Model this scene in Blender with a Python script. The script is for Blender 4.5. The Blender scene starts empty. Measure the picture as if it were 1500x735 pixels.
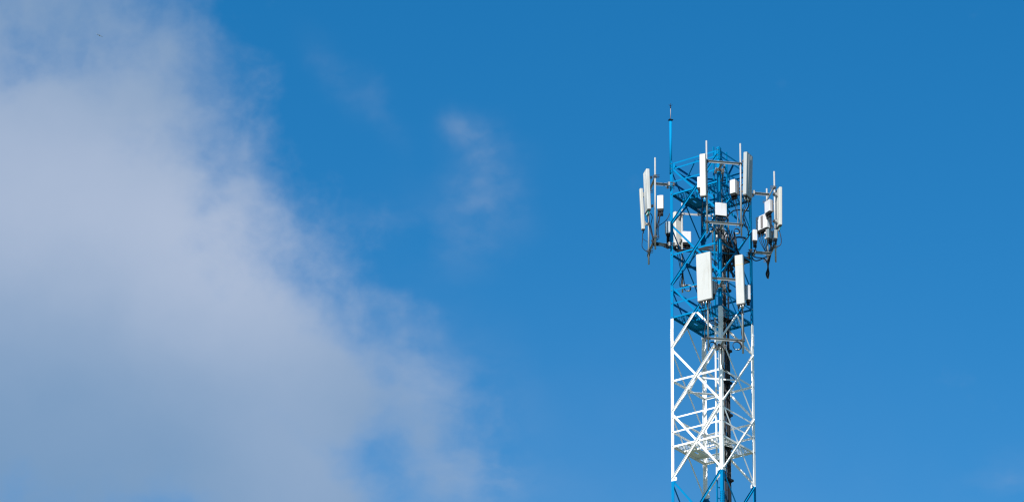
import bpy, bmesh, math, random
from mathutils import Vector, Matrix, noise
random.seed(7)
S = bpy.context.scene
COL = S.collection
R = math.radians

# ------------------------------------------------------------------ camera
EYE = 1.6                                    # camera height above the ground
F_PX, PITCH, ROLL, DIST, XO = 5197.59, R(24.5994), R(0.91378), 108.9376, 6.7359
cam = bpy.data.cameras.new('camera')
cam.sensor_fit = 'HORIZONTAL'; cam.sensor_width = 36.0
cam.lens = F_PX * 36.0 / 1500.0
cam.clip_start = 0.5; cam.clip_end = 6000
camo = bpy.data.objects.new('camera', cam); COL.objects.link(camo)
camo.matrix_world = Matrix.Translation((-XO, -DIST, EYE)) @ Matrix.Rotation(math.pi / 2 + PITCH, 4, 'X') @ Matrix.Rotation(ROLL, 4, 'Z')
S.camera = camo

# ------------------------------------------------------------------ sun and sky
SUN_EL, SUN_AZ = R(46), R(180 + 28)          # azimuth clockwise from +Y: behind the camera, to its left
sund = Vector((math.cos(SUN_EL) * math.sin(SUN_AZ), math.cos(SUN_EL) * math.cos(SUN_AZ), math.sin(SUN_EL)))
sl = bpy.data.lights.new('sun', 'SUN'); sl.energy = 5.0; sl.angle = R(0.53); sl.color = (1.0, 0.965, 0.91)
so = bpy.data.objects.new('sun', sl); COL.objects.link(so)
so.rotation_euler = sund.to_track_quat('Z', 'Y').to_euler(); so.location = (-40, -60, 90)

S.view_settings.view_transform = 'Standard'; S.view_settings.look = 'None'
S.view_settings.exposure = 0.8; S.view_settings.gamma = 1.0
S.cycles.use_denoising = True
S.cycles.max_bounces = 6
S.cycles.pixel_filter_type = 'BLACKMAN_HARRIS'; S.cycles.filter_width = 1.25

W = bpy.data.worlds.new('World'); S.world = W; W.use_nodes = True
nt = W.node_tree; nt.nodes.clear()
class N:
    """small helper for building node graphs"""
    def __init__(s, tree): s.t = tree
    def new(s, typ, ins=None, **kw):
        n = s.t.nodes.new(typ)
        for k, v in kw.items(): setattr(n, k, v)
        for k, v in (ins or {}).items():
            if isinstance(v, bpy.types.NodeSocket): s.t.links.new(v, n.inputs[k])
            else: n.inputs[k].default_value = v
        return n
    def m(s, op, a, b=None, c=None, clamp=False):
        n = s.t.nodes.new('ShaderNodeMath'); n.operation = op; n.use_clamp = clamp
        for i, v in enumerate((a, b, c)):
            if v is None: continue
            if isinstance(v, bpy.types.NodeSocket): s.t.links.new(v, n.inputs[i])
            else: n.inputs[i].default_value = v
        return n.outputs[0]
    def mix(s, f, a, b, typ='RGBA', blend='MIX'):
        n = s.t.nodes.new('ShaderNodeMix'); n.data_type = typ; n.blend_type = blend
        io = {'RGBA': (6, 7, 2), 'FLOAT': (2, 3, 0)}[typ]
        for i, v in ((0, f), (io[0], a), (io[1], b)):
            if isinstance(v, bpy.types.NodeSocket): s.t.links.new(v, n.inputs[i])
            else: n.inputs[i].default_value = v
        return n.outputs[io[2]]
    def smooth(s, x, lo, hi):
        n = s.t.nodes.new('ShaderNodeMapRange'); n.interpolation_type = 'SMOOTHSTEP'
        s.t.links.new(x, n.inputs[0]); n.inputs[1].default_value = lo; n.inputs[2].default_value = hi
        return n.outputs[0]
w = N(nt)
sky = w.new('ShaderNodeTexSky', sky_type='NISHITA', sun_disc=False)
sky.sun_elevation = SUN_EL; sky.sun_rotation = SUN_AZ
sky.altitude = 200; sky.air_density = 1.0; sky.dust_density = 0.25; sky.ozone_density = 3.0
hs = w.new('ShaderNodeHueSaturation', {'Hue': 0.494, 'Saturation': 1.40, 'Value': 1.0, 'Color': sky.outputs[0]})
# cloud: noise in sky directions (azimuth, elevation in degrees), a bank of cumulus to the north-west
tc = w.new('ShaderNodeTexCoord')
sx = w.new('ShaderNodeSeparateXYZ', {0: tc.outputs['Generated']})
az = w.m('MULTIPLY', w.m('ARCTAN2', sx.outputs[0], sx.outputs[1]), 180 / math.pi)
el = w.m('MULTIPLY', w.m('ARCSINE', sx.outputs[2]), 180 / math.pi)
U = w.m('MULTIPLY', az, 0.909); V = el       # 0.909 = cos(elevation of the bank)
pv = w.new('ShaderNodeCombineXYZ', {0: U, 1: V})
def fbm(scale, detail, rough, off, dist=0.0, vec=None):
    mp = w.new('ShaderNodeMapping', {0: vec or pv.outputs[0], 1: off})
    n = w.new('ShaderNodeTexNoise', {'Vector': mp.outputs[0], 'Scale': scale, 'Detail': detail, 'Roughness': rough, 'Distortion': dist})
    return n
warp = fbm(0.55, 4, 0.55, (3.1, 7.7, 0.4))
wv = w.new('ShaderNodeVectorMath', {0: warp.outputs['Color'], 1: (0.5, 0.5, 0.5)}, operation='SUBTRACT')
wsc = w.new('ShaderNodeVectorMath', {0: wv.outputs[0], 'Scale': 1.1}, operation='SCALE')
wp = w.new('ShaderNodeVectorMath', {0: pv.outputs[0], 1: wsc.outputs[0]}, operation='ADD')
ws = w.new('ShaderNodeSeparateXYZ', {0: wp.outputs[0]})
WU, WV = ws.outputs[0], ws.outputs[1]
def blob(u, v, ru, rv, rot=0.0, amp=1.0):
    du = w.m('SUBTRACT', WU, u); dv = w.m('SUBTRACT', WV, v)
    c, s_ = math.cos(R(rot)), math.sin(R(rot))
    a = w.m('ADD', w.m('MULTIPLY', du, c / ru), w.m('MULTIPLY', dv, s_ / ru))
    b = w.m('ADD', w.m('MULTIPLY', du, -s_ / rv), w.m('MULTIPLY', dv, c / rv))
    q = w.m('ADD', w.m('MULTIPLY', a, a), w.m('MULTIPLY', b, b))
    return w.m('MULTIPLY', w.m('EXPONENT', w.m('MULTIPLY', q, -1.0)), amp)
def total(bl):
    t = bl[0]
    for b in bl[1:]: t = w.m('ADD', t, b)
    return t
def uv(px, py):                              # photo pixel -> (U, V) degrees, to read positions off the picture while designing
    dx, dy = px - 750, py - 367.5
    c, s_ = math.cos(ROLL), math.sin(ROLL)
    u, v = (c * dx + s_ * dy) / F_PX, -(-s_ * dx + c * dy) / F_PX
    d = Vector((u, math.cos(PITCH) - v * math.sin(PITCH), math.sin(PITCH) + v * math.cos(PITCH))).normalized()
    return math.degrees(math.atan2(d.x, d.y)) * 0.909, math.degrees(math.asin(d.z))
PXD = 1 / 90.7                               # degrees per photo pixel
def pb(px, py, rx, ry, rot=0.0, amp=1.0):
    u, v = uv(px, py); return blob(u, v, rx * PXD, ry * PXD, rot, amp)
body = total([pb(-120, 340, 470, 270, 0, 1.25), pb(0, 0, 90, 70, 0, 0.35), pb(60, 90, 70, 50, 20, -0.2), pb(0, 700, 200, 120, 0, 0.4), pb(150, 560, 420, 260, -25, 1.0), pb(150, 70, 200, 210, -60, 0.6),
              pb(430, 590, 170, 115, -30, 0.5), pb(420, 735, 150, 70, -35, 0.45), pb(570, 665, 50, 50, 0, -0.55), pb(530, 570, 120, 60, -35, 0.25), pb(670, 650, 70, 110, 25, 0.3), pb(500, 735, 80, 45, -30, 0.3)])
fine = fbm(0.75, 8, 0.5, (1.3, 5.2, 2.2), 0.1)
fn = w.m('SUBTRACT', fine.outputs[0], 0.5)
fine3 = fbm(2.3, 6, 0.55, (6.3, 1.2, 7.1), 0.2, wp.outputs[0])
den = w.m('ADD', w.m('ADD', body, w.m('MULTIPLY', fn, 1.35)), w.m('MULTIPLY', w.m('SUBTRACT', fine3.outputs[0], 0.5), 0.3))
cover = w.smooth(den, 0.24, 1.22)
wisps = total([pb(665, 650, 85, 140, 25, 0.7), pb(610, 555, 90, 55, 0, 0.6), pb(700, 690, 60, 60, 0, 0.4),
               pb(675, 185, 30, 20, 0, 0.4), pb(697, 195, 28, 22, -40, 0.42), pb(714, 216, 26, 30, 0, 0.4), pb(715, 255, 42, 46, 20, 0.42), pb(715, 300, 50, 50, 0, 0.38),
               pb(650, 330, 60, 60, 0, 0.22), pb(480, 95, 60, 22, -50, 0.2), pb(540, 150, 60, 18, -50, 0.2), pb(555, 320, 45, 25, 0, 0.25), pb(1490, 715, 70, 40, 0, 0.35)])
fine2 = fbm(0.95, 6, 0.5, (9.1, 2.2, 4.4), 0.1)
mp2 = w.new('ShaderNodeMapping', {0: wp.outputs[0], 1: (2.0, 5.0, 1.0), 2: (0, 0, R(50)), 3: (1.0, 2.0, 1.0)})
fib = w.new('ShaderNodeTexNoise', {'Vector': mp2.outputs[0], 'Scale': 1.1, 'Detail': 6.0, 'Roughness': 0.5})
wi = w.m('MULTIPLY', wisps, w.smooth(w.m('ADD', w.m('MULTIPLY', fine2.outputs[0], 0.6), w.m('MULTIPLY', fib.outputs[0], 0.4)), 0.3, 0.72))
veil = w.m('MULTIPLY', total([pb(900, 800, 500, 260, 0, 1.0), pb(300, 700, 600, 200, 0, 0.6)]), w.m('ADD', 0.03, w.m('MULTIPLY', fine.outputs[0], 0.12)))
wi = w.m('ADD', w.m('MULTIPLY', wi, 0.66), veil)
alpha = w.m('MAXIMUM', cover, wi)
alpha = w.m('ADD', cover, w.m('MULTIPLY', wi, w.m('SUBTRACT', 1.0, cover)))
alpha = w.m('MULTIPLY', alpha, 0.86, clamp=True)
lumf = total([pb(100, 290, 430, 190, -12, 1.0), pb(380, 400, 220, 130, -35, 0.3), pb(470, 690, 200, 120, -35, 0.3)])
lum2 = fbm(0.33, 5, 0.5, (4.1, 0.2, 8.4), 0.2)
lf = w.m('ADD', w.m('MULTIPLY', lumf, 0.85), w.m('MULTIPLY', w.m('SUBTRACT', lum2.outputs[0], 0.5), 0.35))
lf = w.m('ADD', lf, w.m('MULTIPLY', w.m('SUBTRACT', 1.0, cover), 0.38), clamp=True)
ccol = w.mix(lf, (1.48, 2.35, 3.6, 1), (3.5, 3.95, 4.9, 1))
skyc = w.mix(alpha, hs.outputs[0], ccol)
bg = w.new('ShaderNodeBackground', {'Color': skyc, 'Strength': 0.0836})
wo = w.new('ShaderNodeOutputWorld', {'Surface': bg.outputs[0]})

# ------------------------------------------------------------------ materials
def mat(name, col, rough=0.5, metal=0.0, vary=0.08, scale=6.0, dirt=None, spec=0.5):
    m = bpy.data.materials.new(name); m.use_nodes = True
    g = N(m.node_tree); b = m.node_tree.nodes['Principled BSDF']
    tcn = g.new('ShaderNodeTexCoord')
    nz = g.new('ShaderNodeTexNoise', {'Vector': tcn.outputs['Object'], 'Scale': scale, 'Detail': 6.0, 'Roughness': 0.6})
    c0 = tuple(c * (1 - vary) for c in col) + (1,); c1 = tuple(min(1, c * (1 + vary)) for c in col) + (1,)
    c = g.mix(nz.outputs[0], c0, c1)
    if dirt:
        mp = g.new('ShaderNodeMapping', {0: tcn.outputs['Object'], 3: (1, 1, 0.15)})
        n2 = g.new('ShaderNodeTexNoise', {'Vector': mp.outputs[0], 'Scale': scale * 2.3, 'Detail': 5.0})
        c = g.mix(g.m('MULTIPLY', g.smooth(n2.outputs[0], 0.52, 0.75), 0.5), c, dirt + (1,))
    m.node_tree.links.new(c, b.inputs['Base Color'])
    b.inputs['Metallic'].default_value = metal
    b.inputs['Specular IOR Level'].default_value = spec
    rr = g.new('ShaderNodeMapRange', {0: nz.outputs[0], 3: max(0.05, rough - 0.1), 4: min(1, rough + 0.1)})
    m.node_tree.links.new(rr.outputs[0], b.inputs['Roughness'])
    return m
BAND0, BAND = 41.59 + EYE, 5.785               # lower edge of the white band in view, height of a band
def tower_paint():
    m = bpy.data.materials.new('tower_paint'); m.use_nodes = True
    g = N(m.node_tree); b = m.node_tree.nodes['Principled BSDF']
    geo = g.new('ShaderNodeNewGeometry'); s_ = g.new('ShaderNodeSeparateXYZ', {0: geo.outputs['Position']})
    k = g.m('FLOORED_MODULO', g.m('SUBTRACT', s_.outputs[2], BAND0), 12.3)
    white = g.m('LESS_THAN', k, BAND)
    nz = g.new('ShaderNodeTexNoise', {'Vector': geo.outputs['Position'], 'Scale': 5.0, 'Detail': 7.0, 'Roughness': 0.65})
    mp = g.new('ShaderNodeMapping', {0: geo.outputs['Position'], 3: (1, 1, 0.12)})
    n2 = g.new('ShaderNodeTexNoise', {'Vector': mp.outputs[0], 'Scale': 22.0, 'Detail': 4.0})
    bl = g.mix(nz.outputs[0], (0.0, 0.130, 0.30, 1), (0.0, 0.175, 0.385, 1))
    wh = g.mix(nz.outputs[0], (0.74, 0.74, 0.73, 1), (0.84, 0.84, 0.83, 1))
    wh = g.mix(g.m('MULTIPLY', g.smooth(n2.outputs[0], 0.58, 0.8), 0.35), wh, (0.42, 0.39, 0.35, 1))
    m.node_tree.links.new(g.mix(white, bl, wh), b.inputs['Base Color'])
    b.inputs['Roughness'].default_value = 0.7; b.inputs['Specular IOR Level'].default_value = 0.03
    return m
M = dict(
    paint=tower_paint(),
    bluepaint=mat('blue_paint', (0.0, 0.175, 0.385), 0.7, spec=0.03),
    galv=mat('galvanised_steel', (0.29, 0.295, 0.295), 0.55, 0.15, 0.12, 14.0, (0.34, 0.33, 0.31)),
    galvd=mat('weathered_steel', (0.07, 0.07, 0.07), 0.55, 0.3, 0.2, 20.0),
    radome=mat('radome_plastic', (0.43, 0.433, 0.418), 0.45, 0, 0.05, 3.0, (0.30, 0.285, 0.25)),
    radomec=mat('cream_radome', (0.465, 0.455, 0.415), 0.45, 0, 0.05, 3.0, (0.30, 0.285, 0.25)),
    radomeg=mat('grey_and_shaded_radome', (0.29, 0.31, 0.31), 0.45, 0, 0.05, 3.0, (0.30, 0.285, 0.25)),  # darkened as if unlit for the wide antenna; the filter box is truly grey
    radio=mat('radio_casing', (0.52, 0.52, 0.545), 0.45, 0, 0.04, 4.0, (0.36, 0.35, 0.33)),
    radiog=mat('shaded_casing', (0.25, 0.275, 0.30), 0.5, 0, 0.04, 4.0),  # radio casing greyed to stand for a shadowed side
    radiob=mat('shade_blue_casing', (0.50, 0.56, 0.61), 0.5, 0, 0.04, 4.0),  # the shade on this box is put into its blue grey colour
    fin=mat('cast_fins', (0.22, 0.21, 0.215), 0.5, 0.1, 0.06, 4.0),
    dark=mat('shade_dark_casing', (0.12, 0.17, 0.2), 0.6, 0, 0.1, 5.0),  # dark tone imitates the shaded side of a radio
    black=mat('black_rubber', (0.012, 0.012, 0.014), 0.6, 0, 0.2, 8.0, spec=0.15),
    cable=mat('cable_sheath', (0.014, 0.015, 0.018), 0.5, 0, 0.2, 8.0, spec=0.2),
    cableg=mat('grey_cable_sheath', (0.10, 0.098, 0.095), 0.5, 0, 0.15, 8.0),
    brass=mat('brass_connector', (0.62, 0.45, 0.2), 0.4, 0.5, 0.1, 9.0),
    silver=mat('silver_connector', (0.65, 0.65, 0.64), 0.35, 0.5, 0.1, 9.0),
    strap=mat('yellow_strap', (0.75, 0.5, 0.18), 0.6, 0, 0.1, 9.0),
    teal=mat('teal_seal', (0.03, 0.36, 0.33), 0.5, 0, 0.1, 9.0),
    copper=mat('copper_rod', (0.27, 0.21, 0.19), 0.6, 0.1, 0.1, 9.0),
    feather=mat('hazed_plumage', (0.26, 0.30, 0.34), 0.8, 0, 0.2, 9.0),  # colour paled to suggest haze over the distance
    concrete=mat('concrete', (0.36, 0.35, 0.33), 0.85, 0, 0.15, 2.0),
)
def ground_mat():
    m = bpy.data.materials.new('grass_field'); m.use_nodes = True
    g = N(m.node_tree); b = m.node_tree.nodes['Principled BSDF']
    tcn = g.new('ShaderNodeTexCoord')
    n1 = g.new('ShaderNodeTexNoise', {'Vector': tcn.outputs['Object'], 'Scale': 0.08, 'Detail': 8.0})
    n2 = g.new('ShaderNodeTexNoise', {'Vector': tcn.outputs['Object'], 'Scale': 3.0, 'Detail': 6.0})
    c = g.mix(n2.outputs[0], (0.05, 0.075, 0.03, 1), (0.09, 0.12, 0.055, 1))
    c = g.mix(g.smooth(n1.outputs[0], 0.5, 0.68), c, (0.20, 0.19, 0.165, 1))
    m.node_tree.links.new(c, b.inputs['Base Color']); b.inputs['Roughness'].default_value = 0.95
    return m
M['ground'] = ground_mat()

# ------------------------------------------------------------------ mesh helpers
class MB:
    def __init__(s): s.bm = bmesh.new(); s.mats = []
    def mi(s, m):
        if m not in s.mats: s.mats.append(m)
        return s.mats.index(m)
    def prism(s, sec0, sec1, m=None, smooth=False):
        """two matching loops of points joined by quads and capped"""
        i = s.mi(m) if m else 0
        a = [s.bm.verts.new(p) for p in sec0]; b = [s.bm.verts.new(p) for p in sec1]
        n = len(a)
        for k in range(n):
            f = s.bm.faces.new((a[k], a[(k + 1) % n], b[(k + 1) % n], b[k])); f.material_index = i; f.smooth = smooth
        for lp in (list(reversed(a)), b):
            f = s.bm.faces.new(lp); f.material_index = i
        return s
    def box(s, c, size, m=None, rot=None, bev=0.0):
        c = Vector(c); h = Vector(size) / 2
        def T(x, y, z):
            v = Vector((x, y, z))
            return c + (rot @ v if rot else v)
        if bev <= 0:
            lo = [T(-h.x, -h.y, -h.z), T(h.x, -h.y, -h.z), T(h.x, h.y, -h.z), T(-h.x, h.y, -h.z)]
            hi = [T(-h.x, -h.y, h.z), T(h.x, -h.y, h.z), T(h.x, h.y, h.z), T(-h.x, h.y, h.z)]
            return s.prism(lo, hi, m)
        return s.rbox(c, size, bev, m, rot)
    def rbox(s, c, size, r, m=None, rot=None, endr=None):
        """box with rounded vertical edges and slightly chamfered ends"""
        c = Vector(c); hx, hy, hz = (q / 2 for q in size); r = min(r, hx * .98, hy * .98)
        e = min(r * 0.5 if endr is None else endr, hz * .5)
        def loop(inset, z):
            out = []
            rr = max(r - inset, 0.0005)
            for (cx, cy, a0) in ((hx - r, hy - r, 0), (-hx + r, hy - r, 90), (-hx + r, -hy + r, 180), (hx - r, -hy + r, 270)):
                for k in range(5):
                    a = R(a0 + 22.5 * k); v = Vector((cx + rr * math.cos(a), cy + rr * math.sin(a), z))
                    out.append(c + (rot @ v if rot else v))
            return out
        loops = [loop(e, -hz), loop(0, -hz + e), loop(0, hz - e), loop(e, hz)]
        i = s.mi(m) if m else 0
        vs = [[s.bm.verts.new(p) for p in l] for l in loops]; n = 20
        for a, b in zip(vs, vs[1:]):
            for k in range(n):
                f = s.bm.faces.new((a[k], a[(k + 1) % n], b[(k + 1) % n], b[k])); f.material_index = i
        for lp in (list(reversed(vs[0])), vs[-1]):
            f = s.bm.faces.new(lp); f.material_index = i
        return s
    def cyl(s, p0, p1, r, m=None, n=12, r1=None):
        p0, p1 = Vector(p0), Vector(p1); t = (p1 - p0).normalized()
        a = t.orthogonal().normalized(); b = t.cross(a); r1 = r if r1 is None else r1
        l0 = [p0 + (a * math.cos(2 * math.pi * k / n) + b * math.sin(2 * math.pi * k / n)) * r for k in range(n)]
        l1 = [p1 + (a * math.cos(2 * math.pi * k / n) + b * math.sin(2 * math.pi * k / n)) * r1 for k in range(n)]
        return s.prism(l0, l1, m, smooth=True)
    def bar(s, p0, p1, q, wq, wn, m=None):
        """rectangular bar; q: one side direction, wq along it, wn across"""
        p0, p1, q = Vector(p0), Vector(p1), Vector(q); t = (p1 - p0).normalized()
        q = (q - t * q.dot(t)).normalized(); n = t.cross(q)
        sec = [(-1, -1), (1, -1), (1, 1), (-1, 1)]
        return s.prism([p0 + q * (a * wq / 2) + n * (b * wn / 2) for a, b in sec], [p1 + q * (a * wq / 2) + n * (b * wn / 2) for a, b in sec], m)
    def angle(s, p0, p1, q, n, wq, wn, th, m=None):
        """L section: plate from the axis along -q (width wq), outstanding leg along n (width wn) at the axis edge"""
        p0, p1 = Vector(p0), Vector(p1); t = (p1 - p0).normalized()
        q = Vector(q); q = (q - t * q.dot(t)).normalized()
        n = Vector(n); n = (n - t * n.dot(t)); n = (n - q * n.dot(q)).normalized()
        sec = [(0, 0), (0, wn), (-th, wn), (-th, th), (-wq, th), (-wq, 0)]
        L0 = [p0 + q * a + n * b for a, b in sec]; L1 = [p1 + q * a + n * b for a, b in sec]
        return s.prism(L0, L1, m)
    def tube(s, pts, r, m=None, n=8, closed=False):
        pts = [Vector(p) for p in pts]; i = s.mi(m) if m else 0; rings = []; up = None
        N_ = len(pts)
        for k, p in enumerate(pts):
            if closed: t = (pts[(k + 1) % N_] - pts[k - 1]).normalized()
            else: t = (pts[min(k + 1, N_ - 1)] - pts[max(k - 1, 0)]).normalized()
            if up is None: up = t.orthogonal().normalized()
            up = (up - t * up.dot(t)); up = up.normalized() if up.length > 1e-6 else t.orthogonal().normalized()
            b = t.cross(up)
            rings.append([s.bm.verts.new(p + (up * math.cos(2 * math.pi * j / n) + b * math.sin(2 * math.pi * j / n)) * r) for j in range(n)])
        pairs = list(zip(rings, rings[1:])) + ([(rings[-1], rings[0])] if closed else [])
        for a, b in pairs:
            for j in range(n):
                f = s.bm.faces.new((a[j], a[(j + 1) % n], b[(j + 1) % n], b[j])); f.material_index = i; f.smooth = True
        if not closed:
            s.bm.faces.new(list(reversed(rings[0]))).material_index = i; s.bm.faces.new(rings[-1]).material_index = i
        return s
    def build(s, name, parent=None, m=None):
        bmesh.ops.recalc_face_normals(s.bm, faces=s.bm.faces)
        me = bpy.data.meshes.new(name); s.bm.to_mesh(me); s.bm.free()
        for q in ([m] if m else s.mats): me.materials.append(q)
        o = bpy.data.objects.new(name, me); COL.objects.link(o)
        if parent: o.parent = parent
        return o
def tag(o, label, cat, group=None):
    o['label'] = label; o['category'] = cat
    if group: o['group'] = group
    return o
def thing(name, label, cat, loc=(0, 0, 0), rot=(0, 0, 0), group=None):
    o = bpy.data.objects.new(name, None); o.empty_display_size = 0.1; COL.objects.link(o)
    o.location = loc; o.rotation_euler = rot
    return tag(o, label, cat, group)
def smooth_path(pts, k=6):
    pts = [Vector(p) for p in pts]; out = []
    P = [pts[0]] + pts + [pts[-1]]
    for i in range(1, len(P) - 2):
        a, b, c, d = P[i - 1:i + 3]
        for j in range(k):
            t = j / k
            out.append(0.5 * ((2 * b) + (c - a) * t + (2 * a - 5 * b + 4 * c - d) * t * t + (3 * b - a - 3 * c + d) * t ** 3))
    out.append(pts[-1]); return out
def at(px, py, y):
    """surveyed point: the place on the sight line of a photo pixel that lies y metres beyond the tower's axis"""
    dx, dy = px - 750, py - 367.5
    c, s_ = math.cos(ROLL), math.sin(ROLL)
    u, v = (c * dx + s_ * dy) / F_PX, -(-s_ * dx + c * dy) / F_PX
    d = Vector((u, math.cos(PITCH) - v * math.sin(PITCH), math.sin(PITCH) + v * math.cos(PITCH)))
    return Vector((-XO, -DIST, EYE)) + d * ((y + DIST) / d.y)

# ------------------------------------------------------------------ ground
g = MB(); seg = 40; half = 2500
vv = [[g.bm.verts.new((-half + 2 * half * i / seg, -half + 2 * half * j / seg, 0)) for j in range(seg + 1)] for i in range(seg + 1)]
for i in range(seg):
    for j in range(seg): g.bm.faces.new((vv[i][j], vv[i + 1][j], vv[i + 1][j + 1], vv[i][j + 1]))
g.build('ground', None, M['ground'])['kind'] = 'structure'

# ------------------------------------------------------------------ tower
CR = dict(N=Vector((0.209, -1.399, 0)), L=Vector((-1.399, -0.209, 0)), R=Vector((1.399, 0.209, 0)), B=Vector((-0.209, 1.399, 0)))
OUT = {k: v.normalized() for k, v in CR.items()}
LAT = {k: Vector((-o.y, o.x, 0)) for k, o in OUT.items()}
RINGORDER = ['L', 'N', 'R', 'B']             # anticlockwise seen from above: left face L-N, right face N-R, then R-B, B-L
FACES = [('L', 'N'), ('N', 'R'), ('R', 'B'), ('B', 'L')]
def zz(h): return h + EYE
def cz(k, h): return CR[k] + Vector((0, 0, zz(h)))
UPV = Vector((0, 0, 1))
tower = thing('lattice_tower', 'square steel lattice telecom tower painted in blue and white bands against the sky', 'tower')
LEGW, LEGT = 0.108, 0.012
ZTOP = 53.12
def fdir(a, b): return (CR[b] - CR[a]).normalized()
for k, (nb1, nb2) in dict(L=('N', 'B'), N=('R', 'L'), R=('B', 'N'), B=('L', 'R')).items():
    mb = MB(); u, v = fdir(k, nb1), fdir(k, nb2)
    sec = [(0, 0), (LEGW, 0), (LEGW, LEGT), (LEGT, LEGT), (LEGT, LEGW), (0, LEGW)]
    z0, z1 = 0.15, zz(ZTOP + (0.12 if k == 'N' else 0.02))
    mb.prism([CR[k] + u * a + v * b + UPV * z0 for a, b in sec], [CR[k] + u * a + v * b + UPV * z1 for a, b in sec])
    leg = mb.build('leg', tower, M['paint'])
    # bolted splices between leg sections
    for zs in (40.65, 46.8, 53.0):
        sp = MB()
        for d, e in ((u, v), (v, u)):
            c = CR[k] + d * (LEGW * 0.52) - e * 0.0065 + UPV * zz(zs)
            sp.bar(c - UPV * 0.22, c + UPV * 0.22, d, LEGW * 0.86, 0.009)
            for q in range(7):
                for w_ in (-0.28, 0.28):
                    p = c + d * (LEGW * w_) + UPV * (-0.18 + 0.06 * q) - e * 0.004
                    sp.cyl(p, p - e * 0.022, 0.011, None, 6)
        sp.build('splice_plate', leg, M['paint'])
NODES = [39.25, 41.62, 43.97, 46.27, 48.57, 50.84, 53.0]
MIDS = [42.8, 45.13, 47.42, 49.72, 51.97]
LOW = [0.3, 10.0, 20.0, 30.0, 39.25]
def face_frame(a, b):
    t = fdir(a, b); n = Vector((t.y, -t.x, 0))
    if n.dot(CR[a] + CR[b]) < 0: n = -n
    return t, n
for (a, b) in FACES:
    t, n = face_frame(a, b)
    for lo, hi in list(zip(NODES, NODES[1:])) + list(zip(LOW, LOW[1:])):
        lo_, hi_ = (zz(h) if h > 1 else h for h in (lo, hi))
        if lo in LOW and lo != 39.25: lo_, hi_ = lo, (hi if hi != 39.25 else zz(hi))
        # outer diagonal: rises from a to b, its outstanding leg turned outwards along the upper edge
        p0 = CR[a] + t * 0.045 + UPV * (lo_ + 0.03) + n * 0.004; p1 = CR[b] - t * 0.045 + UPV * (hi_ - 0.03) + n * 0.004
        q = n.cross((p1 - p0).normalized());  q = q if q.z > 0 else -q
        MB().angle(p0 + q * 0.035, p1 + q * 0.035, q, n, 0.073, 0.036, 0.007).build('brace', tower, M['paint'])
        # inner diagonal: falls from a to b behind the leg, outstanding leg turned inwards
        p0 = CR[a] + t * 0.045 + UPV * (hi_ - 0.03) - n * 0.016; p1 = CR[b] - t * 0.045 + UPV * (lo_ + 0.03) - n * 0.016
        q = n.cross((p1 - p0).normalized()); q = q if q.z > 0 else -q
        MB().angle(p0 + q * 0.035, p1 + q * 0.035, q, -n, 0.064, 0.045, 0.007).build('brace', tower, M['paint'])
    def girt(h, name, wq, wn=0.045):
        p0 = CR[a] + t * 0.03 + UPV * h - n * 0.026; p1 = CR[b] - t * 0.03 + UPV * h - n * 0.026
        mb = MB(); mb.angle(p0 + UPV * wq / 2, p1 + UPV * wq / 2, UPV, -n, wq, wn, 0.006, M['paint'])
        for k_, s_ in ((a, 1), (b, -1)):
            q_ = CR[k_] + t * (s_ * 0.055) + UPV * h; mb.cyl(q_ - n * 0.002, q_ + n * 0.016, 0.016, M['galvd'], 6)
        mb.build(name, tower)
    for h in MIDS: girt(zz(h), 'cross_bar', 0.066)
    for h in (ZTOP, 52.93): girt(zz(h), 'cross_bar', 0.055)
    for h in (43.31, 43.81, 47.93, 48.40, 52.43): girt(zz(h), 'handrail', 0.052)
    for h in (39.25 + EYE, 30, 20, 10): girt(h, 'cross_bar', 0.066)
    # gusset plates where the braces meet the legs
    for h in (41.62, 46.27, 53.0):
        for k, s_ in ((a, 1), (b, -1)):
            if h == 46.27: continue
            c = CR[k] + t * (s_ * 0.10) + UPV * zz(h) - n * 0.0145
            pts = [(-0.09, -0.1), (0.03, -0.1), (0.11, -0.02), (0.11, 0.06), (0.03, 0.13), (-0.09, 0.13)]
            mb = MB(); L0 = [c + t * (s_ * x) + UPV * y + n * 0.003 for x, y in pts]; L1 = [p - n * 0.006 for p in L0]
            mb.prism(L0, L1); mb.build('gusset_plate', tower, M['paint'])
# plan bracing: a diamond between the mid-points of the faces
for h in (45.07, 49.66, 53.03):
    mids = [(CR[a] + CR[b]) / 2 * 0.975 for a, b in FACES]
    for i in range(4):
        p0, p1 = mids[i] + UPV * zz(h), mids[(i + 1) % 4] + UPV * zz(h)
        side = (p0 + p1); side.z = 0
        MB().angle(p0, p1, UPV, -side.normalized(), 0.05, 0.05, 0.006).build('plan_brace', tower, M['paint'])
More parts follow.
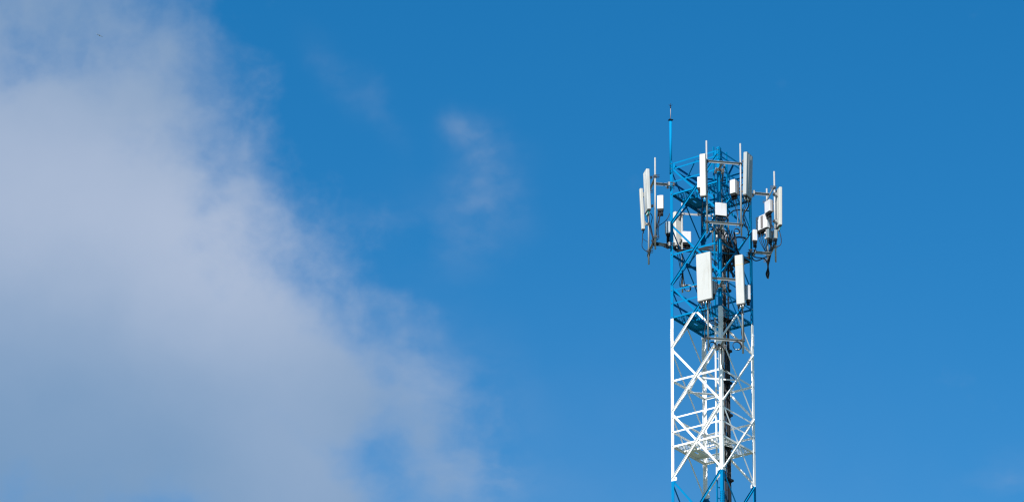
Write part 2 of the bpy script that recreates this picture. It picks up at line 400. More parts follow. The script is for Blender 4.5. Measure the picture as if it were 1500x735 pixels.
# platforms of expanded metal round a square opening, a plate with a hand slot on the left rear side
A0 = CR['N']; EA = CR['L'] - CR['N']; EB = CR['R'] - CR['N']
def ab(a, b, h): return A0 + EA * a + EB * b + UPV * zz(h)
def clip(p, d, x0, x1, y0, y1):
    t0, t1 = -1e9, 1e9
    for pp, dd, lo, hi in ((p[0], d[0], x0, x1), (p[1], d[1], y0, y1)):
        if abs(dd) < 1e-9:
            if pp < lo or pp > hi: return None
            continue
        u, v = (lo - pp) / dd, (hi - pp) / dd
        if u > v: u, v = v, u
        t0, t1 = max(t0, u), min(t1, v)
    return (t0, t1) if t1 - t0 > 1e-3 else None
I0, I1 = 0.31, 0.71                          # opening
for h in (42.83, 47.45, 52.0):
    pf = bpy.data.objects.new('platform', None); COL.objects.link(pf); pf.parent = tower
    rects = [(0.03, I0, 0.03, 0.97), (I1, 0.97, 0.03, 0.30), (I1, 0.97, 0.72, 0.97), (I0, I1, 0.03, I0), (I0, I1, I1, 0.97)]
    gm = MB(); pitch = 0.045                 # in tower widths
    for (x0, x1, y0, y1) in rects:
        for sgn in (1, -1):
            d = Vector((0.5, sgn * 1.0, 0)).normalized()
            nrm = Vector((-d.y, d.x, 0))
            for k in range(-60, 61):
                p = nrm * (k * pitch) + Vector((0.5, 0.5, 0))
                c = clip(p, d, x0, x1, y0, y1)
                if not c: continue
                q0, q1 = p + d * c[0], p + d * c[1]
                gm.bar(ab(q0.x, q0.y, h + 0.002 * sgn), ab(q1.x, q1.y, h + 0.002 * sgn), UPV, 0.012, 0.016)
    gm.build('grating', pf, M['paint'])
    fm = MB()
    def beam(a0, b0, a1, b1, dep=0.06): fm.angle(ab(a0, b0, h - 0.008), ab(a1, b1, h - 0.008), UPV, ab(0.5, 0.5, h) - ab(a0, b0, h), dep, 0.045, 0.006)
    for i0, i1 in ((0.03, 0.97),):
        beam(i0, i0, i1, i0); beam(i0, i1, i1, i1); beam(i0, i0, i0, i1); beam(i1, i0, i1, i1)
    beam(I0, 0.04, I0, 0.96); beam(I1, 0.04, I1, 0.96); beam(I0 + .01, I0, I1 - .01, I0); beam(I0 + .01, I1, I1 - .01, I1)
    beam(I1 + .01, 0.30, 0.96, 0.30, 0.05); beam(I1 + .01, 0.72, 0.96, 0.72, 0.05)
    fm.build('platform_frame', pf, M['paint'])
    # floor plate in two pieces with a slot between them
    pl = MB()
    for (x0, x1, y0, y1) in ((I1 + .008, 0.815, 0.305, 0.715), (0.845, 0.962, 0.305, 0.715), (0.815, 0.845, 0.305, 0.45), (0.815, 0.845, 0.55, 0.715)):
        c = ab((x0 + x1) / 2, (y0 + y1) / 2, h)
        pl.prism([ab(x, y, h + 0.002) for x, y in ((x0, y0), (x1, y0), (x1, y1), (x0, y1))], [ab(x, y, h + 0.008) for x, y in ((x0, y0), (x1, y0), (x1, y1), (x0, y1))])
    pl.build('floor_plate', pf, M['paint'])
# ladder inside
LA, LB = Vector((0.084, -0.381, 0)), Vector((0.551, 0.015, 0))
lad = bpy.data.objects.new('ladder', None); COL.objects.link(lad); lad.parent = tower
for p in (LA, LB):
    d = (LB - LA).normalized()
    MB().bar(p + UPV * 0.2, p + UPV * zz(53.72), d, 0.055, 0.03).build('rail', lad, M['paint'])
rg = MB(); h = 0.4
while h < zz(53.5):
    rg.bar(LA + UPV * h, LB + UPV * h, UPV, 0.03, 0.02); h += 0.38
ro = rg.build('rung', lad, M['paint']); ro['kind'] = 'stuff'
for k in CR:                                 # concrete footings carry the legs
    MB().rbox((CR[k].x, CR[k].y, 0.1), (0.7, 0.7, 0.3), 0.04).build('footing', tower, M['concrete'])

# ------------------------------------------------------------------ lightning rod
p = CR['L'] + OUT['L'] * -0.03
lr = thing('lightning_rod', 'blue pole with a thin three-pronged lightning rod rising above the top of the tower', 'lightning rod', (p.x, p.y, zz(52.75)))
MB().cyl((0, 0, 0), (0, 0, 2.05), 0.043, None, 16).build('pole', lr, M['bluepaint'])
MB().box((0, 0, 2.056), (0.15, 0.15, 0.010), rot=Matrix.Rotation(R(20), 3, 'Z')).build('top_plate', lr, M['black'])
MB().cyl((0, 0, 2.062), (0, 0, 2.52), 0.010, None, 8).build('rod', lr, M['copper'])
tm = MB(); tm.cyl((0, 0, 2.5), (0, 0, 2.58), 0.014, None, 8); tm.cyl((0, 0, 2.58), (0, 0, 2.70), 0.007, None, 6, 0.004)
for k in range(4):
    a = R(10 + 90 * k); tm.cyl((0, 0, 2.57), (0.07 * math.cos(a), 0.07 * math.sin(a), 2.66), 0.007, None, 6, 0.004)
tm.build('air_terminal', lr, M['black'])

# ------------------------------------------------------------------ antenna mounts
def P(k, out, lat, h): return CR[k] + OUT[k] * out + LAT[k] * lat + UPV * zz(h)
SP = 0.58
def mount(k, zu, zl, so_, pz, label):
    base = P(k, so_, 0, zl)
    t = thing('antenna_mount', label, 'mount', base, group='steel antenna mounts clamped to the tower legs')
    L = lambda v: v - base
    o, l = OUT[k], LAT[k]
    for z in (zu, zl):
        MB().angle(L(P(k, so_ + 0.0, -SP - 0.05, z + 0.033)), L(P(k, so_ + 0.0, SP + 0.05, z + 0.033)), UPV, o, 0.072, 0.055 if k in 'LR' else 0.042, 0.007).build('bar', t, M['galv'])
        sd = l if l.y < 0 else -l
        MB().angle(L(P(k, 0.10, 0.0, z + 0.035)), L(P(k, so_ - 0.008, 0.0, z + 0.035)), UPV, sd, 0.085, 0.06, 0.008).build('arm', t, M['galv'])
        # clamp round the leg: two jaws, threaded rods and nuts
        c = MB()
        for sgn in (-1, 1):
            c.box(L(P(k, 0.06, sgn * 0.115, z - 0.01)), (0.05, 0.07, 0.13), M['galv'], Matrix.Rotation(math.atan2(o.y, o.x), 3, 'Z'))
            c.box(L(P(k, -0.10, sgn * 0.115, z - 0.01)), (0.05, 0.07, 0.13), M['galvd'], Matrix.Rotation(math.atan2(o.y, o.x), 3, 'Z'))
            for dz in (-0.04, 0.04):
                c.cyl(L(P(k, -0.18, sgn * 0.12, z + dz - 0.01)), L(P(k, 0.13, sgn * 0.12, z + dz - 0.01)), 0.011, M['galvd'], 6)
        c.bar(L(P(k, 0.075, -0.13, z - 0.01)), L(P(k, 0.075, 0.13, z - 0.01)), UPV, 0.10, 0.03, M['galvd'])
        c.bar(L(P(k, -0.10, -0.13, z - 0.01)), L(P(k, -0.10, 0.13, z - 0.01)), UPV, 0.08, 0.03, M['galvd'])
        c.build('leg_clamp', t)
    for s_, (z0, z1) in zip((-1, 1), pz):
        pp = MB().cyl(L(P(k, so_ + 0.048, s_ * SP, z0)), L(P(k, so_ + 0.048, s_ * SP, z1)), 0.029, None, 14).build('pipe', t, M['galv'])
        for z in (zu, zl):
            c = MB()
            c.box(L(P(k, so_ + 0.05, s_ * SP, z)), (0.09, 0.11, 0.035), None, Matrix.Rotation(math.atan2(o.y, o.x), 3, 'Z'))
            for dz in (-0.035, 0.035):
                for q in (-0.05, 0.05):
                    c.cyl(L(P(k, so_ - 0.10, s_ * SP + q, z + dz)), L(P(k, so_ + 0.12, s_ * SP + q, z + dz)), 0.008, None, 6)
            c.build('pipe_clamp', pp, M['galvd'])
    return t
ZU, ZL = 52.33, 50.08
mount('N', ZU, ZL, 0.62, ((49.65, 53.07), (49.65, 53.07)), 'upper steel mount in front of the near corner, carrying the two highest front antennas')
mount('N', 48.05, 45.88, 0.62, ((45.42, 48.9), (45.42, 48.9)), 'lower steel mount in front of the near corner where the blue paint turns white')
mount('L', ZU, ZL, 0.58, ((49.58, 52.2), (49.62, 53.03)), 'steel mount on the left corner leg, its two pipes left of the blue pole')
mount('R', ZU - .06, ZL - .02, 0.62, ((49.5, 52.88), (49.4, 52.78)), 'steel mount reaching out from the right corner with two pipes of unequal height')
mount('B', ZU - .05, ZL - .5, 0.62, ((49.4, 52.7), (49.32, 52.7)), 'steel mount on the far corner seen through the blue bracing behind the tower')

# ------------------------------------------------------------------ panel antennas
def antenna(px, py, y, psi, w_, d, h, tilt, label, m='radome', ridges=0, back=0.10, shift=0.0, strap=None, ports=4, cap=True, seals=False):
    c = at(px, py, y)
    t = thing('panel_antenna', label, 'antenna', c, (R(tilt), 0, R(psi - 3.6)), 'white panel antennas on the tower')
    b = MB(); b.rbox((0, 0, 0), (w_, d, h), min(d, w_) * 0.22, None, None, 0.006)
    for k in range(ridges):
        x = -w_ / 2 + w_ * (k + 1) / (ridges + 1)
        b.cyl((x, -d / 2 + 0.006, -h / 2 + 0.03), (x, -d / 2 + 0.006, h / 2 - 0.03), w_ * 0.03, None, 8)
    b.build('radome', t, M[m])
    MB().rbox((0, 0, -h / 2 - 0.02), (w_ * 0.95, d * 0.93, 0.045), min(d, w_) * 0.2).build('bottom_cap', t, M['galvd'])
    if cap: MB().rbox((0, 0, h / 2 + 0.006), (w_ * 0.98, d * 0.96, 0.014), min(d, w_) * 0.2).build('top_cap', t, M[m])
    for k in range(ports):
        x = (k - (ports - 1) / 2) * w_ * 0.8 / max(ports, 1)
        for yy in ((-0.2, 0.2) if d > 0.1 and w_ > 0.25 else (0,)):
            cn = MB(); cn.cyl((x, yy * d, -h / 2 - 0.14), (x, yy * d, -h / 2 - 0.03), 0.018, None, 8)
            cn.build('connector', t, M['silver' if (k + (yy > 0)) % 3 else ('teal' if seals else 'black')])
    for s_ in (-1, 1):
        br = MB(); z = s_ * h * 0.36
        br.box((shift, d / 2 + back * 0.5, z), (0.07, back, 0.07), M['galv']); br.box((shift, d / 2 + 0.012, z), (0.12, 0.022, 0.16), M['galv'])
        br.box((shift, d / 2 + back + 0.01, z), (0.13, 0.035, 0.06), M['galvd'])
        br.build('bracket', t)
    if strap is not None:
        MB().rbox((0, 0, strap), (w_ + 0.008, d + 0.008, 0.018), min(d, w_) * 0.22).build('strap', t, M['strap'])
    return t
antenna(1030.0, 257, -2.29, -18, 0.21, 0.12, 1.52, 1.2, 'narrow cream antenna high on the left pipe of the upper front mount', 'radomec', shift=0.05, ports=2)
antenna(1095.3, 257.5, -2.06, 64, 0.47, 0.14, 1.55, 2.0, 'wide antenna with a shade-grey broad face turned right, highest on the right pipe', 'radomeg', ridges=2, back=0.09)
antenna(1032.0, 405.6, -2.3, -30, 0.545, 0.12, 1.64, 3.0, 'largest white antenna, a broad blank panel below the front centre of the blue section', 'radome', shift=0.12)
antenna(1084.2, 410, -2.14, -21, 0.29, 0.14, 1.70, 4.0, 'tall white antenna with a thin yellow strap tied round its upper part', 'radome', strap=0.52, ports=3)
antenna(947.9, 280.3, -0.95, -74, 0.42, 0.125, 1.48, 2.0, 'broad white antenna on the left mount beside the taller pipe', 'radome', ridges=3, back=0.1, seals=True)
antenna(940.6, 306.5, 0.25, -72, 0.115, 0.115, 1.50, 2.8, 'slim white stick-like antenna at the far left edge of the tower', 'radomec', back=0.10, ports=1)
antenna(1140.6, 305, -0.25, 111, 0.43, 0.10, 1.40, 1.0, 'cream antenna at the far right edge facing away, its narrow side in the sun', 'radomec', back=0.12, seals=True)
antenna(1050.5, 338.0, 2.2, 150, 0.34, 0.14, 1.3, 1.5, 'antenna at the back of the tower, mostly hidden behind the near leg', 'radomec', back=0.1)
antenna(993.6, 337.0, 2.1, -140, 0.36, 0.15, 1.28, 1.5, 'white antenna behind the left corner leg, its back seen through the bracing', 'radomec', back=0.1)

# ------------------------------------------------------------------ radio units
RG = 'boxy radio units on the tower'
def radio(px, py, y, psi, w_, d, h, label, m='radio', fins='back', knobs=True, conn=5, panel=False, tail=0.14, behind=0.10, cover=0.085):
    c = at(px, py, y)
    t = thing('radio_unit', label, 'radio unit', c, (0, 0, R(psi - 3.6)), RG)
    fd = d * 0.3 if fins else 0.0
    MB().rbox((0, -fd / 2, 0), (w_, d - fd, h), min(d, w_) * 0.13, None, None, 0.008).build('casing', t, M[m])
    if fins:
        f = MB(); n = max(5, int(w_ / 0.022))
        f.box((0, d / 2 - fd + 0.006, 0), (w_ * 0.94, 0.02, h * 0.94))
        for k in range(n):
            x = -w_ * 0.47 + w_ * 0.94 * k / (n - 1); f.box((x, d / 2 - fd / 2 + 0.01, 0), (0.006, fd, h * 0.95))
        f.build('heat_sink', t, M['fin'])
    if panel:
        f = MB()
        for k in range(9): f.box((w_ * (-0.02 + 0.022 * k), -d / 2 - 0.004, 0.0), (w_ * 0.012, 0.016, h * 0.86))
        f.build('vent_grille', t, M['fin'])
    bt = MB(); bt.rbox((0, -fd / 4, -h / 2 - cover / 2 + 0.002), (w_ * 0.92, (d - fd) * 0.9, cover), min(d, w_) * 0.12)
    bt.build('connector_cover', t, M['black'])
    for k in range(conn):
        x = (k - (conn - 1) / 2) * w_ * 0.82 / max(conn, 1)
        MB().cyl((x, -d * 0.1 + 0.06 * d * (k % 3), -h / 2 - 0.07), (x, -d * 0.1 + 0.06 * d * (k % 3), -h / 2 - tail - 0.05), 0.021, None, 8).build('connector', t, M['black'])
    br = MB()
    for z in (-h * 0.28, h * 0.28):
        br.box((0, d / 2 + behind / 2, z), (0.06, behind, 0.05), M['galv'])
        if knobs:
            br.cyl((-0.05, d / 2 + behind * 0.8, z), (0.05, d / 2 + behind * 0.8, z), 0.032, M['silver'], 10)
    br.build('bracket', t)
    hd = MB()
    hd.tube([(-w_ * 0.2, -fd / 2, h / 2 - 0.005), (-w_ * 0.2, -fd / 2, h / 2 + 0.02), (w_ * 0.2, -fd / 2, h / 2 + 0.02), (w_ * 0.2, -fd / 2, h / 2 - 0.005)], 0.006, None, 6)
    hd.build('handle', t, M['galv'])
    return t
radio(1027.5, 267.5, -2.0, -15, 0.26, 0.13, 0.40, 'small white box half hidden behind the narrow cream front antenna')
radio(1075.6, 275, -2.02, -33, 0.21, 0.26, 0.50, 'white box with two round knobs, left of the wide grey antenna', conn=6)
radio(1055.6, 307.6, -1.62, 16, 0.395, 0.15, 0.47, 'square white box on the front leg between the two bars of the upper mount', conn=6, knobs=False, behind=0.08, cover=0.02, tail=0.06)
radio(1043.6, 422, -2.0, -30, 0.2, 0.14, 0.46, 'shade-grey box peeking out behind the right edge of the largest white antenna', m='radiog')
radio(1095.6, 429, -1.86, 24, 0.13, 0.16, 0.52, 'finned box behind the right edge of the antenna with the yellow strap')
radio(967.6, 297, -0.88, -8, 0.215, 0.14, 0.50, 'white box right of the taller pipe on the left mount with black cables below', conn=5, behind=0.06, tail=0.2)
radio(1126.2, 303, 0.25, -58, 0.31, 0.16, 0.44, 'upper white box on the right mount, in the gap between its two pipes', conn=6)
radio(1118.6, 327, 0.62, -46, 0.55, 0.24, 0.53, 'biggest grey white box on the right mount with a finned vent panel', panel=True, conn=7)
radio(1105.6, 345, -0.12, 14, 0.155, 0.12, 0.40, 'small bright white box clamped on the right corner leg below the biggest box', conn=3, tail=0.2)
radio(1135.8, 343.5, -0.34, 20, 0.115, 0.12, 0.32, 'small pale grey filter box under the cream antenna at the far right', m='radomeg', fins=None, conn=2, knobs=False)
radio(1127.3, 344, 0.35, 62, 0.3, 0.12, 0.34, 'unit toned dark for shade between the pipes of the right mount', m='dark', conn=4)
radio(1005.8, 348.5, 1.92, 8, 0.30, 0.2, 0.42, 'pale lilac grey box behind the left face seen through a blue diagonal', conn=6)
radio(1061.5, 349, 1.9, 20, 0.28, 0.2, 0.42, 'box at the back of the tower, nearly lost among cables', conn=5)
radio(979.2, 334, 0.05, 22, 0.19, 0.16, 0.44, 'box tinted blue grey for shade just left of the left corner leg', m='radiob', conn=4, tail=0.3)

# ------------------------------------------------------------------ cables
def cable(name, pts, r, label, cat, m='cable', group=None, k=6):
    pts = smooth_path(pts, k); base = pts[0].copy()
    o = MB().tube([q - base for q in pts], r, None, 7).build(name, None, M[m]); o.location = base
    return tag(o, label, cat, group)
# feeders on the ladder: many black lines running up inside the tower
ld = (LB - LA).normalized(); ln = Vector((ld.y, -ld.x, 0))
n_f = 9
tops = [52.6, 51.6, 49.9, 50.6, 48.9, 49.6, 48.2, 47.8, 52.0]
FG = 'black feeder cables running up the ladder inside the tower'
for i in range(n_f):
    f = 0.50 + 0.44 * i / (n_f - 1); b = LA.lerp(LB, f) + ln * (0.05 + 0.035 * (i % 2))
    pts = [b + UPV * 0.4]
    h = 8.0
    while h < tops[i] - 1.0:
        pts.append(b + UPV * zz(h) + Vector((random.uniform(-1, 1), random.uniform(-1, 1), 0)) * (0.01 if h < 47 else 0.03)); h += 1.6 if h > 38 else 6.0
    end = [('N', -0.12, 0.2), ('R', -0.1, 0), ('L', -0.15, 0), ('R', -0.15, 0.05), ('N', 0.0, 0.15), ('B', -0.2, 0.2), ('N', -0.15, -0.12), ('R', -0.3, 0.1), ('B', -0.25, -0.1)][i]
    e = P(end[0], end[1], end[2], tops[i])
    pts += [b + UPV * zz(tops[i] - 0.7), (b * 0.6 + Vector((e.x, e.y, 0)) * 0.4) + UPV * zz(tops[i] - 0.12), e]
    cable('feeder_cable', pts, 0.021 if i % 3 else 0.028, 'one of the black feeder cables strapped to the ladder inside the tower', 'cable', 'cable' if i % 4 else 'cableg', FG, 3)
# cable hangers holding the feeders
for i, h in enumerate([40.55, 41.70, 42.85, 44.0, 45.15, 46.3, 47.4, 48.5]):
    c = LA.lerp(LB, 0.73) + ln * 0.068 + UPV * zz(h)
    mb = MB(); mb.bar(c - ld * 0.19 , c + ld * 0.19, UPV, 0.075, 0.13); mb.bar(c - ld * 0.2 - ln * 0.06, c + ld * 0.2 - ln * 0.06, UPV, 0.10, 0.03)
    o = mb.build('cable_hanger', None, M['black']); 
    for v in o.data.vertices: v.co -= c
    o.location = c
    tag(o, 'one of the black hangers clamping the feeder cables to the ladder inside the tower', 'cable hanger', 'black hangers clamping the feeder cables')
def jump(pts, label, r=0.012, m='cable', group=None, name='jumper_cable'):
    return cable(name, [at(*q) for q in pts], r, label, 'cable', m, group)
JL = 'black jumper cables on the left mount'
jl = 'one of the thin black cables hanging down the left mount to its bar'
jump([(948.5, 314, -.95), (949, 322, -.9), (951.5, 335, -.7), (955.5, 347, -.75), (957, 357, -.8)], jl, .013, group=JL)
jump([(950.5, 313, -.95), (951, 325, -.9), (954, 338, -.8), (957, 349, -.75), (958, 361, -.7)], jl, .016, group=JL)
jump([(952.5, 312, -.95), (955.5, 318, -.9), (953.5, 330, -.85), (956, 345, -.8), (955.5, 364, -.7)], jl, .014, group=JL)
jump([(966, 311, -.9), (965.5, 320, -.9), (963, 331, -.85), (962, 345, -.8), (960, 352, -.8), (958, 349, -.8)], jl, .018, group=JL)
jump([(968, 311, -.9), (966, 322, -.9), (964.5, 337, -.85), (964, 349, -.8), (961, 352.5, -.8)], jl, .012, group=JL)
jump([(964, 311, -.9), (962.5, 322, -.9), (961, 335, -.85), (958, 352, -.8), (955, 363, -.75)], jl, .015, group=JL)
jump([(941.3, 341, .25), (941.2, 350, .25), (940.5, 360, .25), (943, 365, .26), (946.5, 367.5, .27), (950, 369, .27)], 'black cable looping from the bottom of the slim far left antenna to its pipe', .012)
jump([(941.3, 349.5, .25), (945, 352, .26), (949, 354.5, .27)], 'very thin black wire slanting from the slim far left antenna to its pipe', .007)
jump([(961, 335, -.6), (966, 330, -.5), (972, 326, -.4), (977, 321, -.3), (981, 313, -.25)], 'thin black cable curving up from the left mount to the blue corner leg', .012)
# bundle along the lower arm on the left, then into the tower
for i, dy in enumerate((-2.2, -.6, 1.0, 2.2)):
    jump([(954.5 + .8 * i, 352 + 3 * (i % 2), -.7), (957, 357 + dy, -.5), (963, 357.5 + dy, -.3), (970, 358.5 + dy * .8, -.2), (977, 361 + dy, -.25), (984, 362 + dy * .8, -.1), (995, 366 + 3 * (i % 2), .1), (1012, 366 + dy, .2), (1034, 364 + dy, .1), (1052, 366 + 2 * dy, .0), (1063, 380 + dy * 2, -.1)],
         'one of the black cables bundled along the left mount lower arm', .022 - .003 * i, group='cables bundled along the lower left arm')
jump([(953, 367, .1), (951.5, 374, .25), (950, 378, .27), (948.6, 374, .27), (950, 369, .2)], 'short black cable loop tied at the foot of the left mount', .014)
# right mount
JR = 'black jumper cables on the right mount'
jr = 'one of the thin black cables dropping from the right mount boxes'
jump([(1110.5, 342, .6), (1112, 351, .6), (1117, 361, .6), (1122, 370, .7), (1124, 379, .75)], jr, .011, group=JR)
jump([(1114, 341, .6), (1115, 352, .6), (1119, 362, .6), (1123, 371, .7)], jr, .011, group=JR)
jump([(1118, 340, .6), (1117.5, 350, .6), (1120.5, 360, .65), (1123, 368, .75), (1124, 376, .78)], jr, .012, group=JR)
jump([(1121, 338, .6), (1121, 350, .6), (1123, 362, .7), (1125, 372, .75)], jr, .012, group=JR)
jump([(1125, 314, .3), (1127, 322, .1), (1131, 331, .0), (1132, 341, -.1), (1129, 357, .2), (1126, 372, .6)], jr, .013, group=JR)
jump([(1129, 314, .3), (1130, 324, .1), (1129, 333, .1), (1131, 345, .1), (1133, 356, -.2), (1131, 367, .1)], jr, .013, group=JR)
jump([(1122, 315, .3), (1125, 320, .2), (1129, 327, .1), (1134, 334, -.2)], jr, .011, group=JR)
jump([(1141, 336, -.25), (1143.5, 345, -.3), (1144.5, 352, -.3), (1143.5, 358, -.3), (1139, 361, -.3), (1133, 360, -.25)], 'black cable bowing out to the right below the far right antenna', .014)
jump([(1138, 336, -.25), (1139, 346, -.3), (1136.5, 352, -.3), (1133, 362, -.2), (1129, 372, .3), (1126, 383, .6)], jr, .016, group=JR)
jump([(1105, 357, -.1), (1106.5, 364, -.1), (1104, 370, .0), (1101, 374, .1)], 'short black cable under the small bright box on the right corner leg', .015)
jump([(1102, 377, .2), (1104, 380.5, .25), (1108, 381.8, .3), (1113, 380.5, .4), (1118, 378, .55), (1124, 375.5, .7)], 'black cable sagging beneath the lower arm of the right mount', .02)
jump([(1103, 375, .2), (1108, 377, .3), (1116, 378, .5), (1122, 381, .7), (1125, 390, .75)], 'black cable hugging the lower arm of the right mount', .02)
jump([(1131, 362, .0), (1128.5, 375, .4), (1126, 386, .65), (1124, 395, .75), (1122.2, 401, .75), (1124.5, 407, .75), (1126.5, 401, .75), (1125.5, 393, .75), (1124.5, 380, .75)], 'black cable hanging in a long loop below the right mount', .02)
jump([(1130, 360, .0), (1127, 373, .4), (1125, 384, .65), (1124.5, 396, .75), (1123.4, 403, .75), (1125.2, 404, .75), (1126, 395, .75)], 'second black cable inside the long loop below the right mount', .018)
# front upper mount
JF = 'black jumper cables under the upper front mount'
jf = 'one of the dark cables hanging under the wide grey antenna and its box'
jump([(1077, 290, -2.0), (1079, 302, -1.9), (1081, 315, -1.8), (1080, 328, -1.9), (1078, 333, -1.95)], jf, .010, 'cableg', JF)
jump([(1073, 289, -2.0), (1075, 297, -1.9), (1079, 310, -1.8), (1082, 322, -1.8), (1084, 332, -1.85)], jf, .011, 'cable', JF)
jump([(1093, 292, -2.05), (1093.5, 300, -2.0), (1090, 310, -1.9), (1089, 322, -1.85), (1088, 333, -1.85)], jf, .012, 'cable', JF)
jump([(1097, 294, -2.05), (1096, 303, -1.9), (1091, 311, -1.8), (1089.5, 318, -1.7), (1093, 330, -1.0), (1096.5, 341, -.2), (1095, 348, -.1), (1088, 351, -.6)], 'thick black cable swinging from the grey faced antenna towards the right corner leg', .019)
jump([(1090, 291, -2.05), (1091.5, 299, -2.0), (1088, 307, -1.9), (1085, 313, -1.9)], jf, .011, 'cable', JF)
jump([(1099, 295, -2.0), (1099.5, 299, -1.9), (1093, 306, -1.85), (1087.5, 318, -1.85), (1087, 330, -1.85)], jf, .010, 'cableg', JF)
for i, x in enumerate((1049.5, 1052, 1055, 1058.5, 1061)):
    jump([(x, 319, -1.6), (x + (-1, 1, .5, -1.5, -1)[i], 326, -1.55), (1050.5 + 2.2 * i, 338, -1.5), (1053 + 1.4 * i, 350, -1.35), (1060 + 2 * i, 362, -.9), (1064 + i, 380, -.3)],
         'one of the dark cables falling from the square white box on the front leg', (.011, .013, .010, .012, .011)[i], 'cable' if i % 2 else 'cableg', 'cables below the square white box')
jump([(1030, 292, -2.2), (1029, 305, -2.1), (1028, 318, -2.0), (1029.5, 333, -2.0)], 'dark cable hanging down from the narrow cream front antenna', .012)
# front lower mount
jump([(1031, 443, -2.3), (1033.5, 455, -2.2), (1034.5, 466, -2.1), (1034, 474, -2.05), (1032.5, 484, -2.05), (1032.5, 494, -2.1), (1034, 500, -2.1)], 'dark cable running beside the pipe below the largest white antenna', .015)
for i, (x0, x1) in enumerate(((1024, 1030), (1028, 1033), (1035, 1036.5), (1039, 1038.5), (1041.5, 1044))):
    jump([(x0, 443, -2.3), (x0 + .5, 449, -2.25), ((x0 + x1) / 2 + 1, 455, -2.1), (x1, 463, -1.95), (x1 + 3 + i, 470, -1.5), (1056 + 2 * i, 478, -.6)], 'one of the cables fanning out under the largest white antenna', .011, 'cable' if i != 1 else 'cableg', 'cables under the largest white antenna')
for i, x in enumerate((1081, 1086)):
    jump([(x, 448, -2.1), (x + 1, 455, -2.05), (1087 + i, 463, -1.95), (1087.2 + 2 * i, 476, -1.95), (1086.3 + 3.5 * i, 488, -1.95), (1088 + 2 * i, 497, -1.95), (1083 + i, 500, -1.93)],
         'one of the two dark cables below the antenna with the yellow strap', .014, group='cables below the strapped antenna')
jump([(1052, 503, -1.55), (1056.5, 507, -1.45), (1057, 520, -1.4), (1057.5, 535, -1.38), (1062, 542, -1.2), (1070, 549, -.8), (1076, 555, -.3), (1079, 560, .0), (1074, 565, .1), (1069, 572, .1)], 'black cable running down the near white leg and crossing to the ladder', .02)
# coiled spare cable
def coil(px, py, y, rpx, label):
    c = at(px, py, y); r = rpx / 44.0; mb = MB()
    tl = Matrix.Rotation(R(14), 3, 'Z')
    for j in range(3):
        n = 26; rr = r * (1 + 0.05 * (j - 1)); off = Vector((0.01 * j, 0.018 * (j - 1), 0.012 * (j - 1)))
        mb.tube([tl @ Vector((rr * math.cos(2 * math.pi * q / n), 0, rr * 1.02 * math.sin(2 * math.pi * q / n))) + off for q in range(n)], 0.011, M['cable'], 6, True)
    o = mb.build('cable_coil'); o.location = c; tag(o, label, 'cable coil', 'coils of spare black cable')
    tp = MB()
    for a in (-65, -100):
        v = tl @ Vector((r * math.cos(R(a)), -0.03, r * math.sin(R(a)))); tp.cyl(v - Vector((0.03, 0, 0)), v + Vector((0.03, 0, 0.004)), 0.014, M['brass'] if a == -65 else M['silver'], 8)
    tp.build('connector', o)
    return o
coil(1079.2, 506.3, -2.0, 6.3, 'round coil of black cable hanging under the right end of the lowest front bar')
coil(1043.5, 505.5, -2.02, 5.0, 'round coil of black cable under the left end of the lowest front bar')
coil(1041.2, 336.0, -2.0, 4.4, 'small black cable coil under the left end of the bar below the square box')
coil(1078.8, 338.8, -1.95, 4.2, 'small black cable coil under the right end of the bar below the square box')
coil(1006.5, 422.0, 1.95, 5.0, 'coil of dark cable behind the left face of the tower near the far mount')
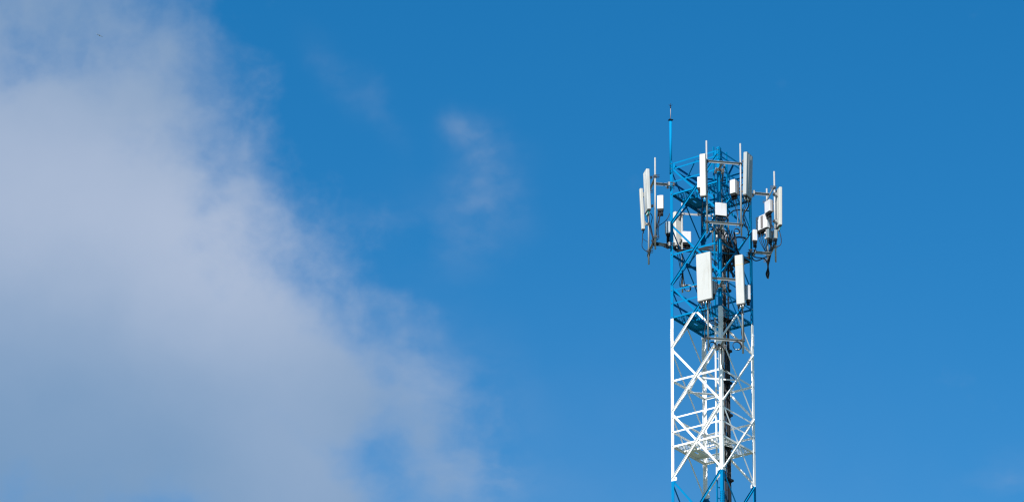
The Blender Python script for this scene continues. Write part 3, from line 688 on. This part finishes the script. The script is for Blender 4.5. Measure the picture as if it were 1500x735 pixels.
# messy cables inside the blue section
BG = 'tangled black cables inside the blue section'
rnd = random.Random(3)
for i in range(26):
    x0 = 1062 + rnd.uniform(-5, 15); y0 = 350 + rnd.uniform(-14, 12); d0 = rnd.uniform(-.6, .5)
    pts = [(x0, y0, d0)]
    for j in range(4):
        x0 += rnd.uniform(-5, 6); y0 += rnd.uniform(6, 14); d0 += rnd.uniform(-.12, .12); pts.append((x0, y0, d0))
    jump(pts, 'one of the tangled black cables inside the blue section right of the near leg', rnd.uniform(.016, .03), group=BG)
for i in range(9):
    xs = 1054 + 2 * i
    jump([(xs, 362 + 2 * i, -.3), (1068 + i, 370 + 2 * i, -.1), (1078, 374 + 2 * i, .1), (1090, 377 + 1.2 * i, .15), (1100, 375 + i * .7, .2)], 'one of the black cables leading across the tower to the right corner mount', .022, group='cables leading to the right corner')
for i in range(3):
    jump([(990 + 3 * i, 360, .6), (993 + 3 * i, 375, .6), (996 + 2 * i, 390, .8), (999 + i, 405, 1.2), (997 + 3 * i, 417, 1.8)], 'one of the dark cables hanging inside the left face of the blue section', .013, group='cables inside the left face')
jump([(1001, 400, .8), (997, 408, .8), (995.2, 416, .8), (996.5, 420, .8), (998, 414, .8), (999, 405, .8)], 'thin dark cable hanging in a narrow loop inside the left face', .009)

# ------------------------------------------------------------------ a bird far off in front of the cloud
c = at(145.5, 52.3, 250)
bird = thing('bird', 'tiny distant dark bird gliding in front of the cloud at the upper left', 'bird', c, (0, R(24), R(4)))
b = MB(); n = 10; secs = []
for k in range(9):
    f = k / 8; rr = 0.04 * math.sin(math.pi * min(1, 0.06 + f * 0.92)) ** 0.7
    secs.append([Vector((rr * math.cos(2 * math.pi * j / n), -0.22 + 0.44 * f, rr * 0.8 * math.sin(2 * math.pi * j / n))) for j in range(n)])
def wing(s_):
    out = []
    for x, ch, z in ((0.03, 0.13, 0.01), (0.18, 0.13, 0.02), (0.32, 0.09, 0.02), (0.44, 0.03, 0.015)):
        out.append([Vector((s_ * x, -ch * 0.5, z)), Vector((s_ * x, 0, z + 0.012)), Vector((s_ * x, ch * 0.5, z)), Vector((s_ * x, 0, z - 0.008))])
    return out
for chain in (secs, wing(1), wing(-1)):
    vs = [[b.bm.verts.new(p) for p in l] for l in chain]
    for a_, c_ in zip(vs, vs[1:]):
        m_ = len(a_)
        for j in range(m_): b.bm.faces.new((a_[j], a_[(j + 1) % m_], c_[(j + 1) % m_], c_[j])).smooth = True
    b.bm.faces.new(list(reversed(vs[0]))); b.bm.faces.new(vs[-1])
b.build('body', bird, M['feather'])
